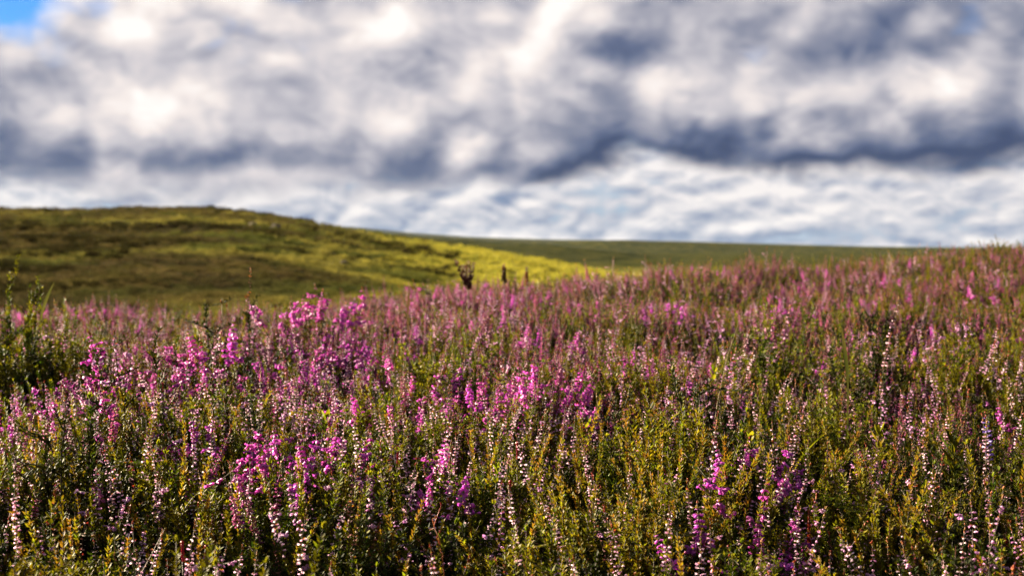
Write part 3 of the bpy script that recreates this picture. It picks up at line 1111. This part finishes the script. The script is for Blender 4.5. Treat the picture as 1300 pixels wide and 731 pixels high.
def leafy_sprig(px, py, d, name, label, phrase, n, size, wide, spread, mat, reach, whorl=2, group='green leafy sprigs'):
    """A green stem whose larger leaves are each a mesh of their own."""
    loc, P, H = stalk(px, py, d, .06)
    t = thing(name, label, 'leafy sprig', loc, rng.uniform(0, 6.28), 1, group)
    st = MB()
    st.tube(P, np.linspace(.0016, .0009, len(P)), 'leaf')
    link('stem', st.mesh('sprig_stem'), None, t)
    # a pointed leaf with a folded midrib
    z = np.array([0, .18, .45, .75, 1.0])
    w = np.array([.02, .17, .25, .17, .0]) * wide
    v = []
    for i in range(5):
        c = -.10 * math.sin(z[i] * 3.1)
        v += [(-w[i], c * .2, z[i]), (0, c - .05, z[i]), (w[i], c * .2, z[i])]
    f = [(3 * i + j, 3 * i + j + 1, 3 * i + j + 4, 3 * i + j + 3) for i in range(4) for j in range(2)]
    lm = MB()
    lm.add(np.array(v), f, mat)
    leaf_mesh = lm.mesh('sprig_leaf')
    for i in range(n):
        q = 1 - reach / H * (1 - (i + 1) / n)
        p, dr = along(P, min(q, 1))
        a = 2.4 * i if whorl == 2 else 6.28 * i / whorl + rng.normal(0, .2)
        dd = np.array([math.cos(a), math.sin(a), 0]) * spread * (1.15 - .6 * i / n) + dr
        Rm = frame(dd)
        M = np.eye(4)
        M[:3, :3] = Rm * size * rng.uniform(.8, 1.15)
        M[:3, 3] = p
        o = link('leaf', leaf_mesh, None, t)
        o.matrix_local = Matrix(M.tolist())
    known(px, py + 12, phrase)


leafy_sprig(411, 528, None, 'leafy_sprig', 'bright green sprig of oblong leaves below the big magenta clump', 'oblong-leaved sprig', 11, .020, 1.0, .8, 'leaf_bright', .05)
leafy_sprig(738, 540, None, 'leafy_sprig', 'rosette of narrow curved green leaves, low behind dark hollows', 'narrow-leaved rosette', 18, .028, .35, 1.1, 'leaf_bright', .022)
leafy_sprig(800, 545, None, 'leafy_sprig', 'fan of needle-thin yellow-green leaves around a red centre', 'needle-leaved fan', 20, .030, .16, 1.3, 'leaf_bright', .02)
leafy_sprig(955, 552, None, 'leafy_sprig', 'round-leaved light green sprig under white-flecked heather', 'round-leaved sprig', 9, .013, 1.7, .9, 'leaf_bright', .035)
leafy_sprig(628, 590, None, 'leafy_sprig', 'small feathery green sprig low between red spikes', 'feathery green sprig', 12, .014, .8, .9, 'leaf_bright', .03)
leafy_sprig(905, 470, None, 'leafy_sprig', 'pale green broad-leaved sprig beside the cream seed tuft', 'pale broad-leaved sprig', 9, .022, .9, .7, 'leaf_bright', .05)
leafy_sprig(1000, 600, None, 'leafy_sprig', 'yellow-green leafy shoot leaning over the dark greenery', 'yellow-green shoot', 14, .016, .8, .7, 'leaf_gold', .05)
leafy_sprig(1215, 560, None, 'leafy_sprig', 'dark fern-like sprig with long parallel leaves at the shady side', 'dark fern-like sprig', 18, .030, .5, 1.1, 'leaf', .07)
leafy_sprig(1120, 545, None, 'leafy_sprig', 'olive broad-leaved sprig amid the shady green shoots', 'olive broad-leaved sprig', 12, .022, .9, .8, 'leaf', .06)
leafy_sprig(1165, 470, None, 'leafy_sprig', 'mid-green upright sprig beneath the lilac clump', 'mid-green upright sprig', 12, .022, .8, .7, 'leaf', .06)
leafy_sprig(345, 585, None, 'leafy_sprig', 'yellowish sprig of blunt leaves beside the deep magenta clump', 'blunt-leaved sprig', 11, .014, 1.0, .8, 'leaf_bright', .04)
leafy_sprig(60, 640, None, 'leafy_sprig', 'small dark green sprig in the shade near white bells', 'small dark green sprig', 12, .014, .8, .9, 'leaf', .04)


def blade(px, py, d, label, phrase, length, width, lean, mat='grass'):
    x, y, H = at(px, py, d)
    mb = MB()
    q = np.linspace(0, 1, 9)
    z0 = H - length
    P = np.stack([lean * length * q ** 1.6, .1 * length * q, z0 + length * q * (1 - .25 * abs(lean) * q)], 1)
    P[:, :2] -= P[-1, :2]
    P = np.concatenate([[[P[0, 0], P[0, 1], 0]], P])
    w = np.concatenate([[.4], np.array([.45, .7, .9, 1, 1, .9, .7, .4, .04])]) * width
    v, f = [], []
    for i in range(len(P)):
        v += [P[i] + (-w[i], 0, 0), P[i] + (0, -.25 * w[i], 0), P[i] + (w[i], 0, 0)]
    f = [(3 * i + j, 3 * i + j + 1, 3 * i + j + 4, 3 * i + j + 3) for i in range(len(P) - 1) for j in range(2)]
    mb.add(np.array(v), f, mat)
    o = link('grass_blade', mb.mesh('grass_blade'))
    o.location = (x, y, float(ground_z(x, y)) - .004)
    o['label'], o['category'], o['group'] = label, 'grass blade', 'single grass blades'
    known(px, py + 12, phrase)


blade(69, 352, 3.2, 'light green grass blade sticking out behind the dark shrub', 'light green blade', .12, .005, .3, 'grass')
blade(1050, 535, None, 'long yellow-green grass blade with a bent tip', 'bent yellow-green blade', .12, .0022, .6, 'leaf_bright')
blade(1068, 408, 2.3, 'upright green blade on the heather slope below the russet sprig', 'upright green blade', .12, .004, -.1, 'grass')
blade(1108, 600, None, 'slim olive blade arching through the shady greenery', 'slim olive blade', .12, .0022, -.7, 'leaf')
blade(168, 548, None, 'curved pale yellow grass blade under the tall purple heather', 'curved pale blade', .07, .0022, -.5, 'straw')
blade(520, 360, 3.6, 'thin pale blade standing over the crest before the hill', None, .10, .004, .05, 'straw')


def dry_stalk(p0, p1, d0, d1, rad, name, label, mat, phrase, cat, twigs=0):
    """A dead stalk between two places, its foot hidden in the heather."""
    d0, d1 = d0 * 1.25, d1 * 1.25
    a = np.array([(p0[0] - 650) / FPX * d0, d0, CAM_H + (HORIZON - p0[1]) / FPX * d0])
    b = np.array([(p1[0] - 650) / FPX * d1, d1, CAM_H + (HORIZON - p1[1]) / FPX * d1])
    foot = a + (a - b) * .15
    foot[2] = float(ground_z(foot[0], foot[1]))
    t = thing(name, label, cat, tuple(foot))
    q = np.linspace(0, 1, 9)[:, None]
    P = (foot * (1 - q) ** 2 + 2 * (a + (a - foot) * .25) * q * (1 - q) + b * q ** 2) - foot
    st = MB()
    st.tube(P, np.linspace(rad, rad * .5, 9), mat)
    link('stem', st.mesh('dry_stem'), None, t)
    for k in range(twigs):
        p, d = along(P, .55 + .4 * k / max(1, twigs))
        mb = MB()
        Q = np.stack([p, p + d * .008 + rng.normal(0, .004, 3), p + d * .016 + rng.normal(0, .008, 3)])
        mb.tube(Q, np.linspace(rad * .6, rad * .3, 3), mat, 4)
        put(mb, BUD, Q[-1], d, .004, mat)
        link('side_twig', mb.mesh('side_twig'), None, t)
    known((p0[0] + p1[0]) / 2, (p0[1] + p1[1]) / 2, phrase)


dry_stalk((903, 428), (985, 372), 2.35, 2.75, .0011, 'dry_stalk', 'slanting straw-coloured stalk crossing the dull heather slope', 'straw', 'slanting straw stalk', 'dry stalk', 2)
dry_stalk((572, 724), (545, 674), 1.46, 1.48, .0008, 'dry_twig', 'bare reddish twig leaning out of a dark gap', 'tip', 'bare reddish twig', 'twig', 5)
dry_stalk((955, 350), (1000, 330), 4.4, 4.9, .002, 'dry_stalk', 'faint straw stalk slanting below the pink skyline bush', 'straw', None, 'dry stalk')


def seed_tuft():
    loc, P, H = stalk(862, 500, None)
    t = thing('seed_tuft', 'round cream seed tuft on a thin stalk beside pale heather', 'seed tuft', loc)
    st = MB()
    st.tube(P, .0011, 'straw')
    link('stem', st.mesh('tuft_stem'), None, t)
    mb = MB()
    for i in range(260):
        d = rng.normal(0, 1, 3)
        d[2] *= .8
        d /= np.linalg.norm(d)
        put(mb, LEAF, P[-1], d, .0105 * rng.uniform(.8, 1.1), 'cream', .5)
    link('tuft', mb.mesh('tuft_hairs'), None, t)['kind'] = 'stuff'
    known(862, 505, 'round cream seed tuft')


seed_tuft()
n_landmarks = len(LAND)

# ------------------------------------------------------------------ the heather itself: one lattice of plants
SP = .092
hx, hy = np.meshgrid(np.arange(-10, 10, SP), np.arange(-.7, 13.5, SP * .866))
hx = hx + (np.arange(hx.shape[0]) % 2)[:, None] * SP / 2
hx = (hx + rng.uniform(-.38, .38, hx.shape) * SP).ravel()
hy = (hy + rng.uniform(-.38, .38, hy.shape) * SP).ravel()
keep = (np.abs(hx) < .52 * np.maximum(hy, 0) + 1.5) & (np.hypot(hx, hy) > .45)
# thin gaps between the clumps
keep &= (hummock(hx, hy) > .13) & (lattice(hx, hy, .14, 21) < .80)
hx, hy = hx[keep], hy[keep]
lp = np.array([(o.location.x, o.location.y) for o in COL.objects if o.parent is None and 'category' in o])
ahead = hy[:, None] - lp[None, :, 1]
dmin = np.min(np.hypot(hx[:, None] - lp[None, :, 0], np.where(ahead < 0, ahead * .42, ahead)), axis=1)
clear = (dmin > .058) & (np.hypot((hx + 1.27) / .20, (hy - 3.64) / .32) > 1)
hx, hy = hx[clear], hy[clear]
seen = (np.abs(hx / np.maximum(hy, .1)) < .385) & (hy > 1.62)
order = np.nonzero(seen)[0][np.argsort(hy[seen])]
single = order[:258]
mass = np.ones(len(hx), bool)
mass[single] = False

LOOK = {'pale': 'white-pink', 'lilac': 'lilac-pink', 'mauve': 'mauve', 'magenta': 'magenta', 'russet': 'rusty', 'green': 'green flowerless', 'gold': 'golden'}


def pick_kind(px, y):
    w = {'pale': .36, 'lilac': .15, 'mauve': .12, 'magenta': .07, 'russet': .14, 'green': .08, 'gold': .10}
    k = float(smooth((px - 700) / 350))
    w['green'] += .30 * k
    w['magenta'] *= 1 - .9 * k
    w['mauve'] *= 1 - .6 * k
    w['pale'] *= 1 - .5 * k
    w['gold'] *= 1 - .5 * k
    f = float(smooth((y - 2.1) / 1.1))
    w['mauve'] += .25 * f * (1 - .5 * k)
    w['magenta'] += .05 * f * (1 - k)
    n_ = 1 - float(smooth((y - 1.9) / .55))
    w['green'] += .12 * n_
    w['russet'] += .10 * n_
    w['pale'] *= 1 - .1 * n_
    w['mauve'] *= 1 - .5 * n_
    w['magenta'] *= 1 - n_
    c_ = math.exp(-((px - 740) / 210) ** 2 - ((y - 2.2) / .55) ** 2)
    w['gold'] += .7 * c_  # extra golden shoots imitate the warm sunlit middle
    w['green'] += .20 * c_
    m_ = float(smooth(lattice(px / 60., y, .7, 77) * 1.2)) * float(smooth((px - 60) / 120) * smooth((700 - px) / 120))
    w['magenta'] += .55 * m_ * float(smooth((y - 2.05) / .4))
    ks = list(w)
    p = np.array([w[q] for q in ks])
    return ks[rng.choice(len(ks), p=p / p.sum())]


plants = []
for i in single:
    x, y = float(hx[i]), float(hy[i])
    px = 650 + x / y * FPX
    k = pick_kind(px, y)
    h = PLANT_H * (.90 + .06 * rng.normal() + .18 * float(hummock(x, y)))
    h = min(max(h, PLANT_H * .8), PLANT_H * 1.2)
    shade = smooth((px - 850) / 300)  # darker foliage rightward and close by stands in for cloud shadow
    fol = 'leaf_dark' if rng.random() < .25 + .38 * shade + .42 * (y < 2.15) else ('bright' if rng.random() < .4 + .4 * math.exp(-((px - 740) / 230) ** 2 - ((y - 2.25) / .6) ** 2) else 'leaf')  # brighter foliage in the middle imitates the sunlit patch
    ex = {'green': ['pale', 'green', 'russet'], 'gold': ['pale', 'green']}.get(k, ['russet', 'green', 'pale', 'gold', 'lilac'])
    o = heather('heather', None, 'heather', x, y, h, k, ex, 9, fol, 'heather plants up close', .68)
    top = float(ground_z(x, y)) + h - CAM_H
    plants.append((o, px, HORIZON - top / y * FPX, k, h))

# each label tells its plant by its look and by the plants that stand out around it
LA = np.array([(a, b) for a, b, _ in LAND], float)
used = set()
for o, px, py, k, h in plants:
    dd = np.hypot(LA[:, 0] - px, LA[:, 1] - py)
    near = np.argsort(dd)[:9]
    look = LOOK[k]
    size = 'tall ' if h > PLANT_H * 1.06 else ('low ' if h < PLANT_H * .94 else '')
    cand = []
    for i in near[:3]:
        a, b, phr = LAND[i]
        w = 'behind' if py < b - 12 else ('in front of' if py > b + 12 else 'right beside')
        if abs(px - a) < 1.2 * abs(py - b) or w == 'right beside':
            cand.append((dd[i] * .9, '%s the %s' % (w.replace('right beside', 'close beside'), phr)))
    for i in near:
        for j in near:
            if i < j:
                ab = LA[j] - LA[i]
                L2 = (ab ** 2).sum()
                if L2 < 900:
                    continue
                t = ((px - LA[i, 0]) * ab[0] + (py - LA[i, 1]) * ab[1]) / L2
                off = math.hypot(LA[i, 0] + t * ab[0] - px, LA[i, 1] + t * ab[1] - py)
                if .12 < t < .88 and off < .3 * math.sqrt(L2):
                    cand.append((math.sqrt(L2) * .5 + off * 2, 'between the %s and the %s' % (LAND[i][2], LAND[j][2])))
    cand.sort()
    for i in near:
        cand.append((0, ('some way behind the %s' if py < LA[i, 1] else 'some way in front of the %s') % LAND[i][2]))
    best = None
    for c in cand:
        for lab in ('%s%s heather %s' % (size, look, c[1]), '%s heather with slim spikes %s' % (look, c[1]) if k in ('pale', 'lilac', 'mauve', 'russet') else None):
            if lab and lab not in used and len(lab.split()) <= 16:
                best = lab
                break
        if best:
            break
    best = best or '%s%s heather %s' % (size, look, cand[0][1])
    used.add(best)
    o['label'] = best

# the rest of the heather, past counting
mi = np.nonzero(mass)[0]
mx_, my_ = hx[mi], hy[mi]
mpx = 650 + mx_ / np.maximum(my_, .5) * FPX
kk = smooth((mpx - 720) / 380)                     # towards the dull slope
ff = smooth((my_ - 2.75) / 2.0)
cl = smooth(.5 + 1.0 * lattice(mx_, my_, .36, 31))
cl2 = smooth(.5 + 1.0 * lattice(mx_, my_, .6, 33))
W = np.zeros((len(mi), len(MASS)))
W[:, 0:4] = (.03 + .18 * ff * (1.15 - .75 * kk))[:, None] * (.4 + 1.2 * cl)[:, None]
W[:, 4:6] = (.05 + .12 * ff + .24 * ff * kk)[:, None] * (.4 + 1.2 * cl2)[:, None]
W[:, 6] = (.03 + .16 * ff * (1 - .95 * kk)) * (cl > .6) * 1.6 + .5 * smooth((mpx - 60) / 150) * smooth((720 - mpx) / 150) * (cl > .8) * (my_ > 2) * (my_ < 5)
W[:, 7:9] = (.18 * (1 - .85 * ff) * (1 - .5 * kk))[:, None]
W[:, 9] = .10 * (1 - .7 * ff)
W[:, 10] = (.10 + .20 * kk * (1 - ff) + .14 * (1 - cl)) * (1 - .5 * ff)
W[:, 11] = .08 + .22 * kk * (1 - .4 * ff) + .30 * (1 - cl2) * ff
W /= W.sum(1, keepdims=True)
midx = (np.cumsum(W, 1) > rng.random(len(mi))[:, None]).argmax(1)
mz = ground_z(mx_, my_) - .004
mrot = np.stack([rng.normal(0, .15, len(mi)), rng.normal(0, .15, len(mi)), rng.uniform(0, 6.28, len(mi))], 1)
mscl = np.clip(rng.normal(.90, .06, len(mi)) + .18 * hummock(mx_, my_), .70, 1.3)
mscl = mscl * np.where(np.hypot(mx_, my_) < 1.0, .92, 1.0)
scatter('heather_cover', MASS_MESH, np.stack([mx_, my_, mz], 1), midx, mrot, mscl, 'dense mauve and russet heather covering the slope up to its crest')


# grass blades standing among the heather
def grass_tuft(n, h, w, spread, mat):
    mb = MB()
    for i in range(n):
        a = rng.uniform(0, 6.28)
        r = spread * math.sqrt(rng.random()) * .4
        hh = h * rng.uniform(.55, 1.1)
        ln = rng.uniform(.1, .6)
        q = np.array([0, .35, .7, 1.0])
        px_, py_ = r * math.cos(a), r * math.sin(a)
        b = rng.uniform(0, 6.28)
        P = np.stack([px_ + math.cos(a) * ln * hh * q ** 2, py_ + math.sin(a) * ln * hh * q ** 2, hh * q * (1 - .25 * ln * q)], 1)
        s = np.array([-math.sin(b), math.cos(b), 0]) * w
        v = []
        for k, ww in enumerate((1, .9, .6, .05)):
            v += [P[k] - s * ww, P[k] + s * ww]
        mb.add(np.array(v), [(2 * k, 2 * k + 1, 2 * k + 3, 2 * k + 2) for k in range(3)], mat)
    return mb


gt = [grass_tuft(9, .34, .0013, .05, 'grass').mesh('grass_tuft', False) for _ in range(4)]
n_g = 2000
gy_ = np.sqrt(rng.uniform(.6 ** 2, 10 ** 2, n_g))
gx_ = rng.uniform(-.5, .5, n_g) * (gy_ + 1.0)
scatter('grass', gt, np.stack([gx_, gy_, ground_z(gx_, gy_)], 1), rng.integers(0, 4, n_g), np.stack([np.zeros(n_g), np.zeros(n_g), rng.uniform(0, 6.28, n_g)], 1), rng.uniform(.75, 1.12, n_g), 'thin grass blades growing up between the heather')

# tussocks and heather cushions over the hill, too many and too far to tell apart
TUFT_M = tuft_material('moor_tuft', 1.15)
ht = []
for _ in range(4):
    ht.append(grass_tuft(46, .30, .012, .55, TUFT_M).mesh('moor_tussock', False))
n_t = 26000
ty = np.exp(rng.uniform(math.log(30), math.log(275), n_t))
tu = rng.uniform(-.62, .2, n_t)
tx = tu * ty
tz = hill_z(tx, ty, tu)
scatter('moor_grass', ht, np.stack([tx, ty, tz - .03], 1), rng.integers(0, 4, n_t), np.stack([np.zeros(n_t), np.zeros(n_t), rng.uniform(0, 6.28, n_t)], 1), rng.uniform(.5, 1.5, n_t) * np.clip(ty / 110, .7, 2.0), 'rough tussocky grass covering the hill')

# beds of dark heather on the hill, thickened leftward in place of cloud shadow
hb = [grass_tuft(70, .42, .02, .9, 'moor_leaf').mesh('moor_heather_clump', False) for _ in range(3)]
n_b = 9000
by = np.exp(rng.uniform(math.log(34), math.log(268), n_b))
bu = rng.uniform(-.6, -.04, n_b)
bx = bu * by
bk = lattice(bx, by, 15, 71) * .6 + lattice(bx, by, 6, 72) * .4 - (bu + .22) * .9 > .18
bx, by, bu = bx[bk], by[bk], bu[bk]
n_b = len(bx)
scatter('moor_heather', hb, np.stack([bx, by, hill_z(bx, by, bu) - .05], 1), rng.integers(0, 3, n_b), np.stack([np.zeros(n_b), np.zeros(n_b), rng.uniform(0, 6.28, n_b)], 1), rng.uniform(.6, 1.4, n_b) * np.clip(by / 100, .7, 1.9), 'patches of dark heather growing over the hill')

# a few stones on the hill
stone_m = material('pale_stone', (0.26, 0.21, 0.18), .15, .01, 0, .9, .1, blotch=(.18, .155, .14), blotch_scale=3)


def boulder(px, py, d, r, label):
    x = (px - 650) / FPX * d
    z = float(hill_z(np.array(x), np.array(d), np.array(x / d)))
    me = bpy.data.meshes.new('boulder')
    import bmesh
    bm = bmesh.new()
    bmesh.ops.create_icosphere(bm, subdivisions=3, radius=1.0)
    k = rng.integers(1, 99)
    for v in bm.verts:
        n_ = .22 * float(lattice(v.co.x * 3 + k, v.co.y * 3 + v.co.z * 2, 1.3, 41)) + .1 * float(lattice(v.co.x * 9 + k, v.co.z * 9 + v.co.y * 5, 1.0, 42))
        v.co *= 1 + n_
        v.co.z *= .75
    bm.to_mesh(me)
    bm.free()
    o = link('boulder', me, stone_m)
    o.location = (x, d, z + r * .3)
    o.scale = (r * 1.2, r, r)
    o.rotation_euler = (0, 0, rng.uniform(0, 6))
    o['label'], o['category'], o['group'] = label, 'boulder', 'pale boulders on the hill'


boulder(351, 289, 185, .55, 'pale pinkish boulder just under the hill crest, nearer the drop')
boulder(322, 287, 190, .50, 'pale boulder just under the hill crest, nearer its top')
boulder(437, 318, 105, .22, 'small pale boulder halfway down the bright hill flank')


# low bushes breaking the hill's outline
def hill_bush(px, d, r, label):
    x = (px - 650) / FPX * d
    z = float(hill_z(np.array(x), np.array(d), np.array(x / d)))
    t = thing('hill_bush', label, 'bush', (x, d, z - .05), 0, 1, 'dark bushes on the hill crest')
    tr, cr_ = MB(), MB()
    for i in range(5):
        a = 1.26 * i
        q = np.linspace(0, 1, 4)
        tr.tube(np.stack([.5 * r * np.cos(a) * q, .5 * r * np.sin(a) * q, r * .7 * q], 1), np.linspace(.05, .02, 4), 'wood', 4)
    for i in range(500):
        p = rng.normal(0, 1, 3)
        p = p / np.linalg.norm(p) * rng.uniform(.55, 1) * np.array([1.25, 1, .62]) * r + np.array([0, 0, r * .55])
        put(cr_, LEAF, p, rng.normal(0, 1, 3) + np.array([0, 0, .5]), .28 * r, 'leaf_dark', 1.6)
    link('trunk', tr.mesh('bush_trunk'), None, t)
    link('crown', cr_.mesh('bush_crown'), None, t)['kind'] = 'stuff'


hill_bush(268, 252, .75, 'largest dark bush on the hill crest')
hill_bush(290, 250, .55, 'dark bush on the hill crest next to the largest one')
hill_bush(152, 255, .60, 'lone dark bush on the flat part of the hill crest')

# the air between here and the far hills
hz = bpy.data.meshes.new('haze')
q_ = [(-7300, -7300, -140), (7300, -7300, -140), (7300, 7300, -140), (-7300, 7300, -140), (-7300, -7300, 90), (7300, -7300, 90), (7300, 7300, 90), (-7300, 7300, 90)]
hz.from_pydata(q_, [], [(3, 2, 1, 0), (4, 5, 6, 7), (0, 1, 5, 4), (1, 2, 6, 5), (2, 3, 7, 6), (3, 0, 4, 7)])
hm = bpy.data.materials.new('haze_air')
hm.use_nodes = True
hm.node_tree.nodes.clear()
ho = hm.node_tree.nodes.new('ShaderNodeOutputMaterial')
hv = hm.node_tree.nodes.new('ShaderNodeVolumePrincipled')
hv.inputs['Color'].default_value = (0.62, 0.78, 1.0, 1.0)
hv.inputs['Density'].default_value = 7.0e-6
hv.inputs['Anisotropy'].default_value = 0.2
hm.node_tree.links.new(hv.outputs[0], ho.inputs['Volume'])
haze = link('haze', hz, hm)
haze['kind'] = 'stuff'
haze['label'] = 'thin pale air fading the far hills'
